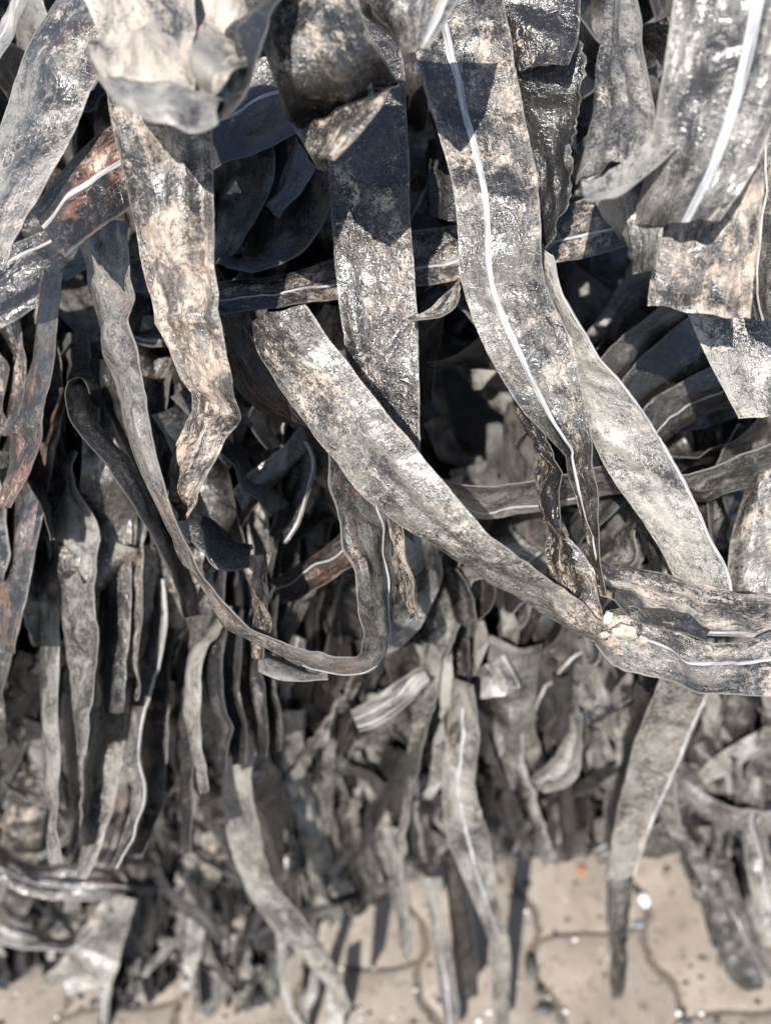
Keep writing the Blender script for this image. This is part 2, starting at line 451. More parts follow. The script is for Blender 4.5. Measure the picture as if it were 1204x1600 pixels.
# --- top left
strip('pale dusty broad strip slanting down to the left edge at the upper left corner',
      [(120,-60,205,-40),(92,-10,180,20),(50,62,168,82),(0,190,118,200),(-50,330,58,312),(-90,450,5,420)], .335, dirt=.5, film=1.0, pale=.55, bulge=.003, red=.15, group=G_TOP)
strip('big near crumpled bulge of muddy tape folded over at the upper left',
      [(85,-90,300,-90,.265),(132,0,305,-5,.25),(158,70,306,80,.243),(168,128,292,142,.238),(198,168,268,172,.236)], .24, dirt=.9, film=1.0, pale=.6, bulge=.006, wr=.004, W=.042, s0=.5, lf=.007, grain=.4, dk=1.17, group=G_TOP)
strip('tan lobe of near tape bulging right of the big muddy bulge at the upper left',
      [(270,-90,425,-90,.262),(282,-10,408,-10,.25),(278,60,385,75,.24),(272,110,352,130,.234),(262,140,318,152,.240)], .24, dirt=.8, film=1.0, pale=.5, bulge=.001, wr=.003, W=.034, s0=.6, lf=.005, grain=.3, dk=1.17, group=G_TOP)
strip('pale rim painted as highlight, folded under the big muddy bulge at the upper left',
      [(168,118,190,168),(205,118,222,184),(262,132,262,200),(318,146,308,206),(350,156,338,192)], (.236,.226,.226,.23), dirt=.1, film=1.0, pale=1.0, bulge=.004, wr=.0012, W=.022, grain=.05, dk=1.17, group=G_TOP)  # extra pale colour stands in for the white highlight on the fold
strip('dark smooth near fold hanging beside the big muddy bulge at the upper left',
      [(350,-80,450,-80),(360,0,425,-10),(345,80,405,70),(335,140,372,140),(325,185,345,180)], (.245,.235), dirt=.12, film=.8, bulge=.004, wr=.003, W=.03, dk=1.17, group=G_TOP)
strip('tan mud caked strip hanging below the big bulge and kinked halfway down',
      [(158,110,338,140),(172,170,334,190),(190,250,334,250),(208,340,335,340),(236,470,337,450),(262,545,350,545),(296,640,376,655,.35,0,1),(262,718,345,712),(272,772,312,768),(285,812,293,814)],
      (.315,.325,.335,.345,.36), dirt=.74, film=.9, red=.4, pale=.1, bulge=.003, wr=.0018, pleat=.006, lf=.003, grain=.35, group=G_TOP)
strip('short reddish strip with a white stripe crossing behind the pale strip at upper left',
      [(225,160,245,300),(168,195,200,328),(108,248,150,362),(46,325,102,403)], (.345,.33), dirt=.46, film=.9, red=.7, bulge=.003, stripe=(.5,.0036), grime=.3, group=G_TOP)
strip('dark strip with a thin stripe crossing behind the tan muddy strip near the top',
      [(270,190,290,290),(330,150,345,255),(390,95,400,240),(460,80,470,205)], .40, dirt=.30, film=.4, stripe=(.42,.0026), group=G_TOP)
strip('tan dirty strip folded to a point with a short white stripe at the top centre',
      [(395,-60,545,-80),(405,50,565,20),(430,130,600,90),(452,190,622,128,.30,0,1),(482,238,575,195),(498,266,520,250)], (.262,.272,.28), lf=.0008, dirt=.7, film=.55, pale=.25, fold=(.55,.004), wr=.0014, stripe=(.76,.003,.45,.74), dk=1.1, group=G_TOP)
strip('near blurred pointed fold poking down from the top edge',
      [(525,-70,745,-70),(552,5,716,0),(598,48,692,42),(638,80,668,76)], (.26,.265), dirt=.45, film=.9, pale=.8, bulge=.005, stripe=(.9,.004), W=.05, dk=1.15, group=G_TOP)
strip('thin pale strip edge leaning in the very corner at the upper left',
      [(30,-60,60,-50),(10,0,40,0),(-20,60,10,70),(-50,120,-20,130)], .36, dirt=.4, film=.9, pale=.8, stripe=(.5,.003), group=G_TOP)
strip('dark limp strip sagging at the left edge with a thin stripe below the pale strip',
      [(-40,420,-10,520),(40,370,60,480),(110,345,125,430),(150,330,165,400)], .41, dirt=.28, film=.4, red=.45, stripe=(.2,.0026), group=G_LEFT)
# --- top centre
strip('broad black speckled strip hanging straight down behind the slanting strip',
      [(495,40,620,20),(503,150,632,120),(512,260,638,240),(522,400,645,400),(538,540,655,560),(560,650,655,690),(590,800,645,850)], (.385,.375,.372,.38,.40), dirt=.52, film=.6, s0=.3, wr=.0006, group=G_MID)
strip('long dusty strip with a bright white stripe hanging from the top centre and pinched below',
      [(630,-60,765,-60),(642,50,790,20),(672,160,812,140),(712,320,842,310),(722,450,852,440),(772,572,893,540),(835,664,914,640),(884,712,922,692,None,None,1),(902,800,930,790),(921,872,936,872),(936,930,944,930)],
      (.365,.36,.355,.35,.35,.35,.355,.355,.36,.36), dirt=.54, film=.95, pale=.2, s0=.5, wr=.0008, stripe=(.36,.0044,.05,1), grime=.25, group=G_MID)
strip('broad pale strip with a white edge curving down to the right behind the striped strip',
      [(790,340,862,400),(838,450,890,480),(868,540,942,560),(905,640,1003,640),(950,738,1064,740),(1010,825,1112,845),(1052,900,1140,905),(1070,960,1147,965)], (.375,.37,.375,.38,.385,.39), dirt=.50, film=1.0, pale=.9, bulge=.002, s0=.5, stripe=(.965,.0024), grime=.4, group=G_MID)
strip('long slanting strip with pale dust crossing the centre down to the knot at right',
      [(378,508,476,476),(430,592,534,556),(498,690,602,642),(570,778,668,724),(640,830,745,815),(745,892,845,896),(850,955,908,948),(930,1006,950,984)],
      (.35,.345,.34,.335,.335,.34,.345,.35), dirt=.5, film=1.0, pale=.42, red=.12, s0=.8, fold=(.66,.0042), wr=.0009, grain=.8, group=G_MID)
strip('level striped strip passing behind the two broad hanging strips',
      [(330,440,338,494),(440,428,450,478),(530,402,532,464),(640,362,645,448),(730,350,732,434),(850,330,852,414),(975,288,980,386),(1060,260,1070,340)], (.385,.395,.405,.41,.41,.42), dirt=.56, film=.7, stripe=(.62,.0028), s0=.4, group=G_MID)
strip('folded flap of dark tape at the top right of the striped hanging strip',
      [(765,-60,905,-60),(783,20,905,40),(800,112,890,100)], .365, dirt=.3, film=.55, bulge=.004, wr=.0014, group=G_TOP)
strip('dull strip with a frayed edge hanging right of the long striped strip',
      [(905,60,790,90),(908,160,812,160),(890,235,828,240),(893,290,838,300),(852,388,848,380)], (.37,.385,.39), dirt=.34, film=.6, frill=.0045, s0=-.5, group=G_MID)
strip('pale fan shaped strip gathered into pleats at the upper right',
      [(955,-50,985,-50),(948,70,990,60),(926,185,1020,180),(899,290,1020,238)], (.33,.32,.31), dirt=.55, film=1.0, pale=.6, pleat=.007, lf=.005, bulge=.002, group=G_TOP)
strip('narrow shiny pleat gathered under the pale fan shaped strip',
      [(1046,190,1056,232),(990,240,1012,272),(938,286,952,312),(900,296,912,312)], .30, dirt=.3, film=1.0, pale=.8, fold=(.5,.005), lf=.003, W=.03, group=G_TOP)
strip('crumpled grey triangle of tape hanging below the pleats at the upper right',
      [(920,300,1030,262),(942,346,1036,318),(985,392,1034,372),(1012,424,1026,418)], (.315,.325), dirt=.34, film=1.0, pale=.8, fold=(.5,.006), wr=.002, group=G_TOP)
strip('near blurred broad strip with a wide white stripe at the upper right corner',
      [(1062,-80,1275,-80),(1043,60,1245,70),(1022,190,1210,190),(1006,280,1168,280),(990,352,1128,342)], (.232,.24,.25,.262), dirt=.42, film=.9, pale=.5, bulge=.001, pleat=.005, lf=.004, W=.043, grain=.2, stripe=(.63,.0052), grime=.1, dk=1.16, group=G_TOP)
strip('tan blunt strip end in sun and shade below the near striped strip at upper right',
      [(1035,300,1195,270),(1022,390,1183,385),(1012,478,1172,500)], (.29,.305), dirt=.66, film=.9, bulge=.003, W=.043, dk=1.06, group=G_TOP)
strip('pale strip standing upright on the right edge behind the blunt tan end',
      [(1175,180,1260,170),(1178,300,1262,300),(1170,420,1255,420),(1180,500,1250,500)], .33, dirt=.5, film=.9, pale=.6, stripe=(.2,.003), group=G_TOP)
# --- right side
strip('pale rough strip end hanging at the right edge below the blunt tan end',
      [(1040,420,1170,380),(1072,490,1206,446),(1106,562,1240,540),(1155,656,1262,640)], (.365,.36), dirt=.56, film=1.0, pale=.75, wr=.0007, group=G_MID)
for i, (q, lab) in enumerate(zip([
      [(880,640,925,690),(940,555,978,592),(1010,495,1060,510),(1075,440,1120,470)],
      [(930,670,960,720),(972,592,1002,642),(1060,508,1112,570),(1140,440,1180,490)],
      [(960,700,1000,760),(1000,642,1036,692),(1112,568,1146,628),(1220,500,1250,560)]],
      ('uppermost of three dark strips lying side by side behind the pale curving strip',
       'middle one of three dark strips lying side by side behind the pale curving strip',
       'lowest of three dark strips lying side by side behind the pale curving strip'))):
    strip(lab, q, .43 + .006 * i, dirt=.24, film=.75, stripe=(.55,.0018) if i == 2 else None, s0=-.5, bulge=.003, group=G_MID)
strip('level grey strip with a faint stripe running behind the pinched strip to the right edge',
      [(640,738,660,780),(690,752,715,792),(760,760,748,812),(850,750,850,798),(975,726,985,772),(1075,742,1080,784),(1150,715,1155,766),(1240,678,1240,735)], (.43,.43,.425,.42,.415,.41), dirt=.36, film=1.0, pale=.6, stripe=(.8,.0024,.12,.45), s0=-.8, group=G_MID)
strip('dusty crumpled strip at the right edge just above the bundle',
      [(1180,720,1260,700),(1152,800,1235,765),(1136,870,1230,850),(1140,940,1215,935)], .42, dirt=.55, film=1.0, pale=.5, fold=(.4,.006), group=G_MID)
strip('brown grey strip end under the pale curving strip left of its white edge',
      [(975,780,1005,780),(992,820,1035,815),(1010,870,1055,870),(1020,905,1060,905)], .425, dirt=.5, film=.8, bulge=.003, group=G_MID)
strip('small pale leaf shaped flap in the dark gap left of the curving strip',
      [(985,800,1000,830),(955,850,985,880),(925,880,945,905)], .43, dirt=.42, film=1.0, pale=.6, bulge=.003, group=G_MID)
strip('dry crinkled strip with a ragged edge twisting down to the knot',
      [(812,625,850,660),(816,655,860,690),(832,720,866,725),(850,808,880,800),(862,872,914,862),(872,932,938,922),(905,985,945,985)], (.375,.37,.365,.36,.355,.355), dirt=.64, film=.7, frill=.0028, wr=.0016, s0=.6, group=G_MID)
strip('upper strip of the bundle running right from the knot with a stripe on its rim',
      [(915,860,935,935),(955,884,975,945),(1010,892,1020,965),(1100,914,1095,985),(1210,932,1205,997),(1290,945,1290,1000)], (.37,.37,.365,.36,.36), dirt=.70, film=1.0, pale=.5, s0=.7, wr=.0013, stripe=(.93,.004,.5,1), group=G_MID)
strip('lower muddy crumpled strip of the bundle running from the knot to the right edge',
      [(928,975,930,1004),(945,955,950,1032),(985,948,975,1048),(1030,972,1045,1062),(1085,998,1088,1080),(1130,1005,1135,1084),(1215,988,1215,1084),(1290,975,1290,1075)], (.345,.34,.335,.335,.335,.335), dirt=.74, film=1.0, pale=.45, s0=.5, wr=.0018, frill=.0012, stripe=(.42,.004,.18,1), grime=.45, group=G_MID)
strip('short dark fold between the two strips of the bundle beside the knot',
      [(945,900,960,935),(985,930,990,965),(1040,960,1045,985),(1100,990,1102,1000)], .352, dirt=.3, film=.9, fold=(.5,.004), group=G_MID)
# --- centre
strip('long narrow strip sagging in a loop and rising again to a striped end',
      [(118,340,200,345),(126,395,202,400),(148,480,206,480),(170,562,216,560),(188,640,234,660),(214,722,258,770),(262,808,296,862),(300,884,332,920),(350,952,396,982),(430,1022,470,1014),(520,1052,525,1028),
       (578,1051,560,1026),(609,990,561,985),(618,920,556,920),(609,830,538,850),(590,750,518,755),(580,690,515,700)],
      (.375,.37,.365,.36,.355,.35,.35,.35,.35,.35,.355,.36,.375,.385,.39,.40,.41), dirt=.34, film=1.0, pale=.55, red=.25, s0=.85, fold=(.5,.003), stripe=(.2,.0032,.62,1), group=G_MID)
strip('thin mud crusted sliver dangling under the slanting strip at the centre',
      [(598,780,612,785),(610,840,630,835),(616,880,636,880),(630,930,648,925),(640,968,656,950)], (.36,.375), dirt=.72, film=.7, frill=.002, group=G_MID)
strip('dark reddish strip drooping behind the upper end of the slanting strip',
      [(340,470,385,470),(355,540,400,520),(370,610,430,580),(425,652,470,622),(482,668,492,655)], .40, dirt=.26, film=.6, red=.5, bulge=.004, group=G_MID)
strip('small pale twisted strip end stuck between the two broad hanging strips',
      [(722,415,722,462),(700,455,708,480),(670,480,682,496),(638,487,642,500)], .368, dirt=.6, film=.9, pale=.4, W=.022, wr=.0012, group=G_MID)
strip('short tan folded stub in the gap between the two broad hanging strips near the top',
      [(668,250,705,275),(664,300,716,310),(662,336,718,348)], .40, dirt=.5, film=.7, bulge=.004, group=G_MID)
strip('curled dark leaf like strip with a pale rim left of the broad black strip',
      [(478,225,530,262),(445,305,515,325),(410,380,468,395),(370,420,395,425),(342,405,352,412)], (.40,.405), dirt=.36, film=.7, bulge=.006, s0=.8, group=G_TOP)
strip('black glossy strip standing upright in the hollow right of the tan muddy strip',
      [(345,200,420,190),(350,280,425,280),(338,360,385,370),(335,415,350,415)], .415, dirt=.06, film=.5, bulge=.005, group=G_TOP)
strip('small black triangular flap above the curled leaf like strip',
      [(462,212,492,262),(440,270,475,290),(421,326,436,342)], .39, dirt=.14, film=.6, bulge=.003, W=.03, group=G_TOP)
strip('black strip leaning in the hollow behind the curled leaf like strip',
      [(405,215,450,215),(385,300,440,300),(365,390,410,390)], .425, dirt=.1, film=.4, bulge=.004, group=G_TOP)
strip('curled grey leaf of tape in the dark hollow under the slanting strip',
      [(470,668,480,705),(425,712,440,752),(385,742,405,785),(362,768,380,825)], .455, dirt=.26, film=.85, bulge=.007, s0=-.5, group=G_MID)
strip('dark curved strip with a pale rim right of the curled grey leaf in the hollow',
      [(462,672,484,690),(458,740,488,750),(440,790,468,815),(425,835,445,850)], .46, dirt=.16, film=.7, bulge=.006, stripe=(.95,.002), group=G_MID)
strip('short strip with a pale underside lying below the tan kinked strip',
      [(280,770,300,845),(310,792,318,862),(350,826,346,890),(395,856,390,884)], .40, dirt=.36, film=.9, bulge=.004, group=G_MID)
strip('tan muddy stub hanging inside the sagging loop',
      [(372,868,416,866),(380,910,414,918),(384,958,412,962),(395,1030,412,1030)], .42, dirt=.62, film=.7, red=.4, wr=.0022, group=G_MID)
strip('reddish strip with a thin stripe lying across the dark hollow inside the loop',
      [(560,800,565,870),(520,845,535,895),(470,880,485,925),(425,905,440,940)], .45, dirt=.3, film=.6, red=.7, stripe=(.4,.002), group=G_MID)
strip('pale crescent of tape showing under the lowest bend of the loop',
      [(395,1000,402,1050),(430,1025,436,1064),(470,1040,474,1064),(510,1048,512,1060)], .42, dirt=.3, film=1.0, pale=.9, bulge=.003, group=G_MID)
# --- left side
strip('dark strip looped over at its top end beside the sagging loop strip at left',
      [(165,640,140,615),(150,590,125,590),(118,585,105,600),(140,640,112,655),(195,712,166,728),(245,790,218,802),(285,868,258,880),(310,960,290,965)], (.415,.41,.40,.40,.405,.41,.42,.43), dirt=.16, film=.6, bulge=.004, group=G_LEFT)
strip('dark strip hanging just inside the looped dark strip at left',
      [(145,560,185,560),(165,640,205,640),(200,730,245,740),(250,850,290,850)], .425, dirt=.2, film=.6, bulge=.003, group=G_LEFT)
strip('dark reddish strip hanging by the left edge and narrowing downward',
      [(66,430,98,425),(62,510,90,500),(40,600,80,600),(20,690,64,682),(0,800,16,792)], .40, dirt=.3, film=.7, red=.55, fold=(.5,.003), group=G_LEFT)
strip('broad reddish blurred strip hanging along the left edge',
      [(60,600,110,610),(40,660,95,672),(15,780,70,790),(-10,900,45,920),(-30,1020,20,1020)], .45, dirt=.32, film=.9, red=.6, bulge=.003, group=G_LEFT)
strip('pale blunt strip with a square shoulder hanging at left beside the reddish strip',
      [(100,700,118,705),(92,745,112,752),(70,800,150,812),(84,900,150,892),(104,1010,150,1000),(112,1080,146,1075),(120,1180,134,1180)], (.45,.46,.47), dirt=.34, film=1.0, pale=.6, wr=.0012, group=G_LEFT)
strip('tan sliver of tape hanging at the left edge halfway down',
      [(-10,480,25,480),(0,560,40,570),(-10,680,20,680)], .43, dirt=.5, film=.9, red=.2, group=G_LEFT)
strip('pale upright strip edge hanging second from the left edge in the lower left curtain',
      [(62,900,92,900),(64,1000,92,1000),(66,1100,90,1100),(72,1200,94,1210),(82,1280,96,1285),(92,1345,98,1348)], .49, dirt=.25, film=1.0, pale=.6, bulge=.005, group=G_LEFT)
strip('pale dusty strip with a ragged foot hanging in the lower left curtain',
      [(112,960,152,960),(104,1040,150,1030),(100,1120,148,1110),(100,1190,132,1200),(110,1250,128,1255),(116,1330,122,1332)], (.50,.51), dirt=.46, film=1.0, pale=.6, bulge=.002, group=G_LEFT)
strip('pale strip widening like a blade in the lower left curtain',
      [(172,1050,192,1050),(150,1120,196,1128),(138,1180,192,1180),(126,1260,178,1260),(128,1310,164,1315),(120,1370,136,1374)], .52, dirt=.36, film=1.0, pale=.6, bulge=.002, group=G_LEFT)
strip('near black smooth strip hanging between two pale ones in the lower left curtain',
      [(172,780,205,785),(160,900,205,900),(158,1000,202,1010),(165,1110,190,1115)], .48, dirt=.08, film=.6, bulge=.006, group=G_LEFT)
strip('tan sliver hanging right of the near black strip in the lower left curtain',
      [(206,850,224,850),(202,940,220,950),(206,1010,216,1010),(202,1090,212,1095)], .48, dirt=.5, film=.9, pale=.4, group=G_LEFT)
strip('narrow zigzag strip with pale edges hanging in the lower left curtain',
      [(246,900,258,905),(240,975,262,978),(222,1050,244,1055),(202,1130,222,1135),(199,1180,216,1185),(210,1235,228,1240),(200,1290,216,1292),(178,1358,184,1358)], .50, dirt=.14, film=1.0, pale=.6, fold=(.5,.005), stripe=[(.04,.0016),(.96,.0016)], grime=.1, group=G_LEFT)
strip('narrow bent strip with a pale rim hanging right of the zigzag strip',
      [(352,940,362,950),(330,985,345,990),(304,1020,324,1018),(298,1100,316,1105),(304,1180,320,1188),(318,1238,326,1238)], .50, dirt=.16, film=1.0, pale=.6, fold=(.5,.004), stripe=(.1,.0022), grime=.2, group=G_LEFT)
strip('dark broad strip hanging right behind the zigzag strip',
      [(250,930,290,930),(228,1030,268,1030),(222,1130,264,1130),(214,1260,250,1260),(206,1340,216,1342)], .525, dirt=.12, film=.7, bulge=.004, group=G_LEFT)
strip('dark grey strip hanging behind the bent pale rimmed strip',
      [(285,960,325,955),(275,1060,315,1060),(272,1150,308,1150),(282,1230,302,1240),(290,1330,298,1332)], .53, dirt=.15, film=.8, bulge=.004, group=G_LEFT)
strip('dark grey broad blade hanging right of the long pale curling strip',
      [(385,1050,415,1060),(388,1140,428,1150),(396,1230,442,1230),(412,1330,444,1330),(428,1405,440,1405)], (.60,.66,.74), dirt=.08, film=.7, bulge=.003, group=G_LEFT)
strip('dark strip with a pale notched edge above the long pale curling strip',
      [(350,1030,388,1040),(358,1090,390,1095),(352,1140,378,1150),(345,1180,360,1185)], .54, dirt=.2, film=.8, stripe=(.95,.002), group=G_LEFT)
for i, x in enumerate((335, 362, 398, 420)):
    strip(('first', 'second', 'third', 'fourth')[i] + ' from the left of four near black strips hanging close together under the loop',
          [(x-18,880+12*i,x+18,885),(x-12,980,x+14,980),(x-8,1080,x+14,1085),(x+2,1140,x+22,1144),(x+10,1205-10*i,x+18,1205-10*i)], .50 + .01 * i, dirt=.04, film=.5, fold=(.5,.006), group=G_LEFT)
# --- lower centre
strip('long pale strip curling down to the right across the paving at lower left',
      [(376,1120,402,1130),(360,1170,400,1175),(348,1220,392,1215),(355,1302,404,1290),(386,1392,424,1372),(432,1456,482,1445),(492,1518,518,1500),(540,1586,549,1574)], (.545,.56,.575,.60,.63,.67,.715,.765), dirt=.30, film=1.0, pale=.85, s0=.5, wr=.0006, lf=.001, grain=.25, group=G_LOW)
strip('grey twisted strip with a bright white stripe hanging over the paving at bottom centre',
      [(706,1060,738,1070),(700,1130,748,1140),(690,1220,742,1230),(697,1300,763,1310),(745,1422,778,1405),(766,1480,796,1480),(768,1540,796,1540),(770,1620,795,1620)], (.53,.55,.575,.61,.66,.715,.76,.79), dirt=.28, film=1.0, pale=.8, s0=.6, wr=.0007, lf=.0014, grain=.3, stripe=(.5,.0045,.05,.66), grime=.1, group=G_LOW)
strip('thin strip with a pale stripe dangling straight down left of the grey twisted strip',
      [(655,1370,690,1370),(670,1420,692,1420),(680,1500,706,1500),(696,1620,720,1620)], (.74,.80), dirt=.1, film=.9, pale=.9, stripe=(.4,.006), grime=.1, group=G_LOW)
strip('dark flat strip end hanging between two striped strips over the paving',
      [(690,1340,720,1340),(698,1400,730,1400),(706,1470,741,1462),(722,1562,746,1558)], (.76,.81), dirt=.1, film=.6, group=G_LOW)
strip('wide strip with a white rim hanging down from below the bundle at right',
      [(1050,1000,1122,1020),(1030,1060,1112,1072),(1008,1115,1092,1120),(984,1185,1064,1185),(964,1265,1026,1268),(948,1376,992,1368)], (.44,.48,.51,.55,.59,.63), dirt=.5, film=1.0, pale=.55, s0=.5, wr=.0007, grain=.8, stripe=(.95,.0038), grime=.6, group=G_LOW)
strip('dark narrow strip end dangling in front of the paving below the wide strip',
      [(952,1345,992,1350),(956,1385,988,1388),(952,1470,980,1470),(950,1540,976,1545),(958,1562,968,1562)], (.66,.78), dirt=.28, film=.8, pale=.4, fold=(.5,-.004), group=G_LOW)
strip('tan sliver with a white stripe dangling at the bottom centre over the paving',
      [(596,1290,622,1295),(604,1350,632,1355),(614,1420,640,1425),(624,1480,642,1485),(630,1508,637,1508)], (.68,.78), dirt=.42, film=1.0, pale=.7, stripe=(.8,.004), grime=.1, group=G_LOW)
for i, (q, lab) in enumerate([
      ([(428,1440,448,1440),(434,1500,450,1500),(442,1560,454,1560),(466,1610,478,1605)], 'pale stripe edged thin strip dangling at the bottom left of three beside the curling strip'),
      ([(492,1490,505,1490),(480,1540,494,1540),(470,1580,484,1580),(462,1630,478,1630)], 'thin pale strip dangling as the middle of three beside the curling strip tip'),
      ([(508,1530,524,1530),(512,1570,536,1580),(502,1630,524,1630)], 'short thin strip dangling as the right one of three beside the curling strip tip')]):
    strip(lab, q, .80, dirt=.2, film=1.0, pale=1.0, stripe=(.3,.004), W=.02, group=G_LOW)
strip('long narrow twisted strip hanging at the centre with a pale edge',
      [(676,1000,694,1000),(655,1080,682,1085),(640,1150,664,1150),(634,1220,646,1225),(620,1335,634,1335)], (.54,.64), dirt=.34, film=1.0, pale=.6, fold=(.5,.005), group=G_LOW)
strip('shiny grey strip with white stripes tilted across the lower centre under the loop',
      [(660,1040,668,1062),(620,1064,640,1096),(580,1090,595,1132),(548,1110,560,1142)], .54, dirt=.12, film=1.0, pale=1.0, stripe=[(.45,.003),(.8,.003)], grime=.1, group=G_LOW)
strip('small square grey piece of tape catching the sun below the slanting strip',
      [(742,1048,788,1024),(740,1070,800,1050),(738,1096,812,1078)], .55, dirt=.12, film=1.0, pale=1.0, bulge=.003, group=G_LOW)
strip('pale bent strip hanging low between the grey square piece and the bundle',
      [(880,1020,900,1020),(878,1080,905,1085),(880,1150,906,1155),(860,1190,900,1215),(825,1220,850,1240)], .60, dirt=.34, film=1.0, pale=.9, wr=.0016, group=G_LOW)
strip('brown muddy strip hanging with a folded top below the slanting strip',
      [(690,990,728,1000),(694,1060,732,1060),(690,1110,718,1120),(694,1160,712,1170)], .56, dirt=.55, film=.9, group=G_LOW)
strip('drooping u shaped strip in the shade left of the knot',
      [(690,880,712,890),(700,930,738,930),(718,975,745,978),(742,960,762,955),(752,900,775,900)], .48, dirt=.3, film=.8, bulge=.003, group=G_LOW)
# --- lower left and lower right heaps on the paving
strip('dark leaf shaped strip with a thin stripe lying across the lower left corner',
      [(-30,1290,-30,1365),(0,1322,0,1378),(60,1352,50,1400),(122,1350,120,1408),(172,1360,166,1404),(202,1386,196,1396)], .70, dirt=.2, film=.5, red=.2, stripe=(.62,.002), bulge=.003, group=G_LOW)
strip('tan crumpled muddy strip end lying on the paving at lower left',
      [(168,1398,212,1408),(132,1450,194,1472),(98,1500,172,1540),(58,1536,142,1546)], (.74,.82), dirt=.56, film=1.0, pale=.7, wr=.003, group=G_LOW)
strip('narrow pale strip arching over the dark leaf shaped strip at lower left',
      [(5,1218,12,1232),(50,1238,52,1252),(95,1258,90,1270),(120,1288,108,1294),(96,1322,84,1318),(62,1342,56,1334)], .64, dirt=.36, film=1.0, pale=.9, W=.018, group=G_LOW)
strip('grey strip with a pale rim bending under the dark leaf shaped strip at lower left',
      [(-30,1420,-30,1462),(30,1440,22,1480),(75,1462,70,1484),(118,1462,112,1482),(152,1442,150,1452)], .78, dirt=.3, film=1.0, pale=.9, stripe=(.95,.003), group=G_LOW)
strip('black narrow strip slanting over the paving right of the tan muddy end',
      [(232,1330,246,1330),(248,1385,262,1378),(292,1428,304,1418),(345,1478,354,1466)], .76, dirt=.1, film=.5, W=.02, group=G_LOW)
strip('white edged short strip standing upright on the paving at lower left',
      [(150,1500,172,1500),(152,1560,170,1560),(154,1620,168,1620)], .82, dirt=.2, film=.9, pale=.9, stripe=(.5,.006), W=.02, group=G_LOW)
for i, (q, lab, p) in enumerate([
      ([(1050,1290,1090,1260),(1090,1370,1130,1340),(1130,1450,1170,1430),(1180,1540,1215,1530)], 'dark striped strip sprawling over the paving at the lower right corner', .3),
      ([(1150,1180,1185,1180),(1155,1280,1190,1275),(1170,1380,1210,1370),(1190,1480,1230,1470)], 'pale strip hanging along the right edge near the bottom', .9),
      ([(1030,1200,1060,1190),(1070,1255,1090,1235),(1130,1290,1140,1262),(1215,1300,1215,1265)], 'grey strip bending level toward the right edge under the bundle', .8),
      ([(1090,1400,1125,1380),(1105,1460,1150,1450),(1140,1530,1190,1520),(1165,1550,1190,1545)], 'dark flat strip end resting on the paving at lower right', .2),
      ([(1120,1080,1145,1080),(1135,1130,1160,1130),(1120,1180,1150,1190),(1125,1240,1150,1240)], 'pale strip with a stripe hanging just under the bundle at the right', .9),
      ([(1180,1090,1215,1100),(1165,1150,1200,1160),(1175,1230,1205,1225)], 'crumpled pale strip end at the right edge below the bundle', .9)]):
    strip(lab, q, (.68 if i in (1, 2, 4, 5) else .78,), dirt=.3 if i not in (0, 3) else .14, film=.95, pale=p, stripe=(.5,.004) if i in (0, 1, 4) else None, wr=.0016, group=G_LOW)

# ------------------------------------------------------------------ the rest of the heap: smaller strips behind and between
YD = [(-100, .37), (0, .385), (400, .43), (700, .445), (900, .47), (1050, .54), (1200, .64), (1350, .76), (1500, .84), (1650, .88)]
def face(y): return float(np.interp(y, [a for a, _ in YD], [b for _, b in YD]))

YF = [(-200, 1545), (150, 1545), (200, 1590), (420, 1590), (450, 1490), (560, 1430), (640, 1385), (740, 1345), (1060, 1345), (1120, 1450), (1400, 1530)]
def foot(x): return float(np.interp(x, [a for a, _ in YF], [b for _, b in YF]))
def wander(rnd, x, y, ang, ln, off, curl, wmin=0.18, wmax=1.0, W=TW, lean=1.2):
    """stations of a limp strip that starts at x, y and wanders down the face of the heap"""
    n = max(3, int(ln / 45)); st = []
    a = ang; ph = rnd.choice((-1, 1)) * rnd.uniform(.2, lean); da = rnd.uniform(-curl, curl)
    sl = ln / n; dz = rnd.uniform(-.00010, .00012)
    full = W * FPX
    for i in range(n + 1):
        if y > foot(x) and i > 1: break
        di = face(y) + off + dz * i * sl + 0.008 * math.sin(i * 1.3 + ph)
        di = min(di, ground_depth(max(y, 500)) - .004)
        c = max(wmin, min(wmax, abs(math.cos(ph))))
        if i == n: c *= .3
        w2 = full / di * c / 2
        nx_, ny_ = -math.sin(a), math.cos(a)
        st.append((x + nx_ * w2, y + ny_ * w2, x - nx_ * w2, y - ny_ * w2, di, 1.0 if math.sin(ph) > 0 else -1.0, rnd.random() < .18))
        if rnd.random() < .22: a += rnd.uniform(-curl, curl) * 3
        a += da * .5 + rnd.uniform(-.5, .5) * curl; ph += rnd.uniform(-.4, .4)
        x += math.cos(a) * sl; y += math.sin(a) * sl
    return st

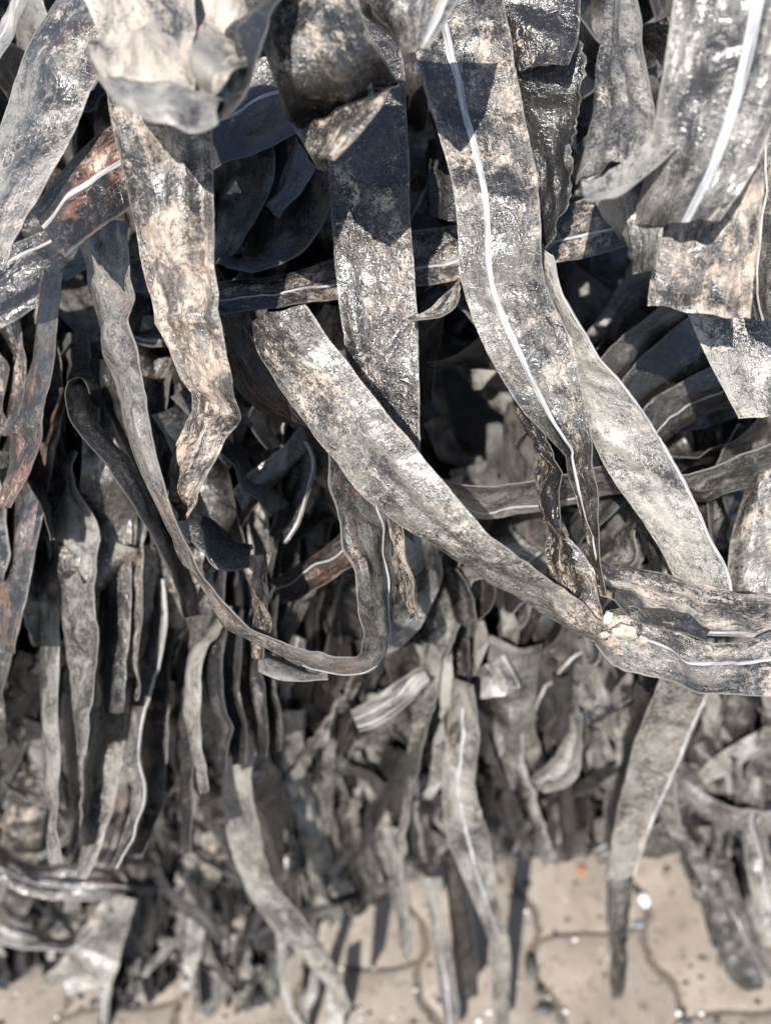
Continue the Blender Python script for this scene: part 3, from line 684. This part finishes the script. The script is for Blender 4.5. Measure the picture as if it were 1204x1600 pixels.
# zone: x range, y range, main direction, spread, length range, extra depth, curl, count, lower-case place phrase, group
D90 = math.pi / 2
ZONES = [
  ((-80, 430), (440, 1150), D90 + .06, .10, (260, 480), (.004, .045), .06, 80, '', 'narrow strips of the hanging curtain at left'),
  ((250, 740), (180, 900), D90, .45, (110, 280), (.006, .06), .2, 34, '', 'dark strips in the hollow behind the slanting strip'),
  ((430, 960), (930, 1290), D90, .42, (140, 340), (.0, .06), .12, 42, '', 'crumpled strips in the jumble at lower centre'),
  ((960, 1300), (1040, 1400), D90 + .2, .55, (130, 320), (.0, .06), .14, 34, '', 'crumpled strips in the jumble at lower right'),
  ((660, 1300), (380, 1000), D90 + .4, .7, (110, 280), (.012, .06), .2, 20, '', 'dark strips in the gaps at right'),
  ((-80, 560), (-60, 420), D90 + .3, .8, (110, 280), (.015, .06), .2, 15, '', 'dark strips in the gaps at upper left'),
  ((560, 1280), (-60, 380), D90, .6, (110, 280), (.015, .06), .2, 10, '', 'dark strips in the gaps at upper right'),
  ((-60, 640), (1180, 1400), D90 + .1, .5, (110, 280), (.02, .05), .2, 24, '', 'strip ends in the fringe at lower left'),
  ((-40, 410), (1370, 1520), D90 - .2, .8, (100, 190), (.0, .03), .25, 22, '', 'strip ends in the fringe at lower left'),
  ((1090, 1280), (1320, 1500), D90 - .3, .7, (100, 190), (.0, .03), .25, 15, '', 'crumpled strips in the jumble at lower right'),
]
MARKS = [('pale strip at the upper left corner', 70, 180), ('tan mud caked strip', 270, 400), ('short reddish striped strip', 130, 300),
  ('broad black strip', 580, 400), ('long bright striped strip', 780, 350), ('pale white edged strip', 1010, 740), ('slanting strip', 620, 730),
  ('level striped strip', 440, 460), ('pale fan shaped strip', 960, 180), ('near striped strip', 1110, 180), ('blunt tan strip end', 1095, 430),
  ('pale rough strip end', 1150, 570), ('three dark side by side strips', 1040, 590), ('ragged twisting strip', 860, 820), ('muddy bundle', 1080, 990),
  ('knot', 940, 980), ('sagging loop', 250, 760), ('striped end of the loop', 575, 880), ('reddish drooping strip', 420, 600), ('curled grey leaf', 420, 750),
  ('looped dark strip', 180, 720), ('square shouldered strip', 115, 880), ('narrow zigzag strip', 215, 1130), ('bent pale rimmed strip', 310, 1100),
  ('blade shaped strip', 160, 1200), ('near black strips', 380, 1030), ('long pale curling strip', 400, 1330), ('grey twisted striped strip', 725, 1250),
  ('wide white rimmed strip', 1030, 1220), ('dark dangling strip end', 970, 1460), ('tan dangling sliver', 620, 1420), ('shiny striped grey strip', 600, 1100),
  ('small square grey piece', 775, 1060), ('pale bent strip', 880, 1150), ('dark leaf shaped strip', 100, 1365), ('tan crumpled muddy end', 130, 1480), ('u shaped strip', 725, 930)]
USED = set()
def say(tone, has, way, x, y):
    near = sorted(MARKS, key=lambda q: math.hypot(q[1] - x, q[2] - y))
    for q in near[:7]:
        dx, dy = x - q[1], y - q[2]; far = math.hypot(dx, dy)
        rel = 'tucked behind' if far < 45 else ('below' if dy > 0 else 'above') if abs(dy) > abs(dx) else ('right of' if dx > 0 else 'left of')
        for pre in ('', 'short '):
            lab = f'{pre}{tone} strip {"with a white stripe " if has else ""}{way} {rel} the {q[0]}'
            if lab not in USED and len(lab.split()) < 17:
                USED.add(lab); return lab
    return lab
def tone_of(dirt, film, red, pale):
    if red > .3: return 'reddish'
    if pale > .6: return 'pale dusty'  # dust film; on the low strips also sunlight put into the colour
    if dirt > .38: return 'tan muddy'
    if film < .5: return 'black'
    return 'dark grey'
rnd = random.Random(21)
zi = 0
for (xr, yr, am, asp, lr, dr, curl, cnt, place, grp) in ZONES:
    zi += 1
    for k in range(cnt):
        x, y = rnd.uniform(*xr), rnd.uniform(*yr)
        a = rnd.gauss(am, asp); ln = rnd.uniform(*lr); off = rnd.uniform(*dr)
        if zi == 1 and x > 270: off = abs(off) + .022
        low = zi in (3, 4, 8, 9, 10)
        W = rnd.uniform(.015, .029) if low else TW
        pale = rnd.uniform(.5, 1.0) if rnd.random() < (.58 if low else .4 if zi == 1 else .3) else rnd.uniform(.1, .4)  # more pale ones low down, sunlight on the heap's foot put into their colour
        dirt = rnd.uniform(.2, .6) if low or zi == 1 else rnd.uniform(.08, .42)
        film = rnd.uniform(.75, 1.0) if pale > .4 else rnd.uniform(.35, .95)
        if low and pale <= .4: film, dirt, pale = rnd.uniform(.1, .35), rnd.uniform(.05, .2), .2
        if low and pale > .4: film = 1.0; dirt *= .7
        red = rnd.uniform(.35, .7) if rnd.random() < (.16 if zi in (1, 2, 6) else .03) else 0.0
        st = wander(rnd, x, y, a, ln, off, curl, wmax=1.0, W=W, lean=1.45 if zi == 1 else 1.4 if low or zi == 2 else 1.2)
        if len(st) < 3: continue
        has = rnd.random() < .26
        dx = st[-1][0] - st[0][0]; dy = st[-1][1] - st[0][1]; an = math.degrees(math.atan2(dy, dx)) % 180
        way = 'lying level' if an < 25 or an > 155 else 'leaning right' if an < 65 else 'leaning left' if an > 115 else 'hanging upright'
        md = st[len(st) // 2]
        lab = say(tone_of(dirt, film, red, pale), has, way, (md[0] + md[2]) / 2, (md[1] + md[3]) / 2)
        strip(lab, st, (.5,), dirt=dirt, film=film, red=red, pale=pale, stripe=(rnd.choice((.3, .5, .9)), rnd.uniform(.002, .0036)) if has else None,
              group=grp, seed=1000 + N_STRIPS[0], step=.004, m=9, wr=rnd.uniform(.0007, .0017) if low else rnd.uniform(.0008, .002), bulge=rnd.uniform(-.003, .008), W=W,
              fold=(rnd.uniform(.3, .7), rnd.uniform(-.006, .006)) if rnd.random() < .4 else None, lf=rnd.uniform(.002, .006))

# what lies behind those and cannot be counted: one mass of tangled tape
def mass(name, zones, seed, label, pale):
    rnd = random.Random(seed)
    VV, FF, UU, AA, n0 = [], [], [], [], 0
    for (xr, yr, am, asp, lr, dr, curl, cnt) in zones:
        for k in range(cnt):
            x, y = rnd.uniform(*xr), rnd.uniform(*yr)
            ln = rnd.uniform(*lr); W = rnd.uniform(.012, .025) if pale > .5 else rnd.uniform(.02, .04)
            st = wander(rnd, x, y, rnd.gauss(am, asp), ln, rnd.uniform(*dr), curl, W=W, lean=1.4)
            if len(st) < 3: continue
            P, N, U, V = surface(st, (.5,), seed * 100 + k, step=.006, m=7, wr=rnd.uniform(.0008, .0018), bulge=rnd.uniform(-.004, .006), W=W, lf=.004)
            v3, f, uv, ac = solid(P, N, U, V, .0008)
            AA.append(ac); VV.append(v3); FF.append(f + n0); UU.append(uv); n0 += len(v3)
    o = link(name, make_mesh(name, np.concatenate(VV), np.concatenate(FF), np.concatenate(UU), True, 48, np.concatenate(AA)), PLASTIC)
    tag(o, label, 'plastic heap', kind='stuff')
    o['dirt'], o['film'], o['red'], o['pale'], o['seed'] = .30, .35 + .6 * pale, .06, pale, 2.2
    o['vary'], o['grain'] = (1.1 if pale < .5 else 2.2), .3
mass('tangled_plastic', [
  ((-250, 1450), (-150, 900), D90, .45, (160, 380), (.06, .13), .16, 300),
  ((-250, 520), (650, 1250), D90 + .05, .15, (240, 460), (.045, .11), .08, 170)], 5, 'dark mass of tangled plastic strips behind the ones that can be followed', .4)
mass('tangled_plastic', [
  ((400, 1450), (850, 1310), D90, .42, (150, 340), (.03, .13), .13, 420),
  ((-250, 640), (1150, 1400), D90, .4, (140, 300), (.025, .08), .13, 190),
  ((1080, 1450), (1200, 1460), D90, .5, (130, 280), (.02, .07), .15, 130)], 6, 'tangle of small plastic strips painted pale as if sunlit at the foot of the heap', .58)  # paler colour here imitates sun on the lower heap

# added black sheet behind all strips, blocks light to deepen the inner shade
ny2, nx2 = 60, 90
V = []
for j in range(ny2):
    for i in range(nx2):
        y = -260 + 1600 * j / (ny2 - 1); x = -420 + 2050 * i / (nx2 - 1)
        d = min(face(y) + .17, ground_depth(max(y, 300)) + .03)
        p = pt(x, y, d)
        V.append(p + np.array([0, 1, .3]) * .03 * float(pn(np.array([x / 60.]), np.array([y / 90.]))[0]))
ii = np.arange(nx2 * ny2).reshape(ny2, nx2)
co = link('heap_shade_backing', make_mesh('heap_shade_backing', np.array(V), np.stack([ii[:-1, :-1].ravel(), ii[1:, :-1].ravel(), ii[1:, 1:].ravel(), ii[:-1, 1:].ravel()], 1),
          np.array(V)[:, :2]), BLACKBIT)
tag(co, 'added black sheet for the deep shade inside the heap behind the strips', 'plastic heap', kind='stuff')

# ------------------------------------------------------------------ pebbles, clods and litter
def lump(name, c, r, mat, seed, squash=(1, 1, 1), parent=None, seg=10):
    rnd = random.Random(seed); V, F = [], []
    rows = 7
    o = rnd.uniform(0, 50)
    for j in range(rows + 1):
        th = math.pi * j / rows
        for i in range(seg):
            ph = 2 * math.pi * i / seg
            n = np.array([math.sin(th) * math.cos(ph), math.sin(th) * math.sin(ph), math.cos(th)])
            k = 1 + .8 * float(pn(np.array([n[0] * 1.7 + o]), np.array([n[1] * 1.7 + n[2] + o]))[0]) + rnd.uniform(-.07, .07)
            V.append(n * np.array(squash) * r * k)
    for j in range(rows):
        for i in range(seg):
            F.append((j * seg + i, (j + 1) * seg + i, (j + 1) * seg + (i + 1) % seg, j * seg + (i + 1) % seg))
    ob = link(name, make_mesh(name, np.array(V), F, None, True, 35), mat, parent)
    ob.location = c
    return ob
tag(lump('pebble', pt(949, 966, .336), .0030, STONE, 3, (.8, .8, 1.3)), 'small upright white pebble stuck on the knot of the bundle', 'pebble')
tag(lump('soil_clod', pt(975, 987, .336), .0044, CLOD, 4, (1.5, .7, .9), seg=14), 'pale crumbly soil clod lying right of the white pebble on the knot', 'soil clod', 'soil clods stuck to the knot')
for i, (x, y, r) in enumerate(((958, 1003, .0028), (944, 992, .0022), (967, 1020, .0026), (1002, 1000, .0022), (938, 975, .002), (985, 1035, .0018))):
    tag(lump('soil_clod', pt(x, y, .337), r, CLOD if i % 2 else SOIL, 30 + i, (1.2, .7, .9)),
        ('brown clod under the long pale clod', 'clod beside the white pebble, nearest below it', 'lowest but one of the small clods on the muddy strip', 'clod nearest the white stripe on the muddy strip',
         'tiny clod left of the white pebble', 'lowest tiny clod on the muddy strip by the knot')[i], 'soil clod', 'soil clods stuck to the knot')
def on_ground(x, y, z=0.003):
    p = pt(x, y, ground_depth(y)); p[2] = z; return p
tag(lump('dry_leaf', on_ground(907, 1362, .005), .007, LEAF, 5, (1, .9, .35)), 'small orange dry leaf fragment on the paving at the foot of the heap', 'leaf')
tag(lump('white_chip', on_ground(1004, 1408, .003), .008, CHIP, 6, (.8, 1.1, .3)), 'large white plastic chip on the paving beside the dark dangling strip end', 'chip')
tag(lump('blue_scrap', on_ground(995, 1445, .003), .006, BLUE, 7, (1.2, .6, .35)), 'tiny blue scrap on the paving right of the dark dangling strip end', 'scrap')
tag(lump('black_crumb', on_ground(828, 1512, .003), .010, BLACKBIT, 8, (.7, 1.2, .4)), 'larger black crumb on the paving left of the wavy joint', 'crumb')
tag(lump('black_crumb', on_ground(850, 1578, .003), .009, BLACKBIT, 9, (1, .8, .4)), 'black crumb on the paving near the bottom edge', 'crumb')
tag(lump('black_crumb', on_ground(822, 1382, .003), .006, BLACKBIT, 10, (1, .8, .4)), 'small black crumb on the paving close under the heap', 'crumb')
def scatter(name, n, seed, mat, rr, label, zmax=.004):
    rnd = random.Random(seed); V, F, b = [], [], 0
    for k in range(n):
        x, y = rnd.uniform(-100, 1300), 1330 + 330 * rnd.random()
        p = on_ground(x, y, .0012); r = rr[0] + (rr[1] - rr[0]) * rnd.random() ** 4; a = rnd.uniform(0, 6.28); q = rnd.uniform(.25, 1)
        m = 6
        for z, s in ((0, 1), (r * .45, .7)):
            for i in range(m):
                t = a + 2 * math.pi * i / m; s2 = s * rnd.uniform(.45, 1.3)
                V.append((p[0] + r * s2 * math.cos(t), p[1] + r * q * s2 * math.sin(t), p[2] + z))
        F += [(b + i, b + (i + 1) % m, b + m + (i + 1) % m, b + m + i) for i in range(m)] + [tuple(range(b + m, b + 2 * m))]
        b += 2 * m
    tag(link(name, make_mesh(name, V, F, None, False), mat), label, 'debris', kind='stuff')
scatter('white_debris', 260, 11, CHIP, (.0006, .0042), 'scattered tiny white plastic chips on the paving')
scatter('black_debris', 600, 12, BLACKBIT, (.0006, .0062), 'scattered tiny black plastic crumbs on the paving')
scatter('soil_debris', 1200, 13, SOIL, (.0005, .003), 'scattered crumbs of dry soil on the paving')
print('strips', N_STRIPS[0])
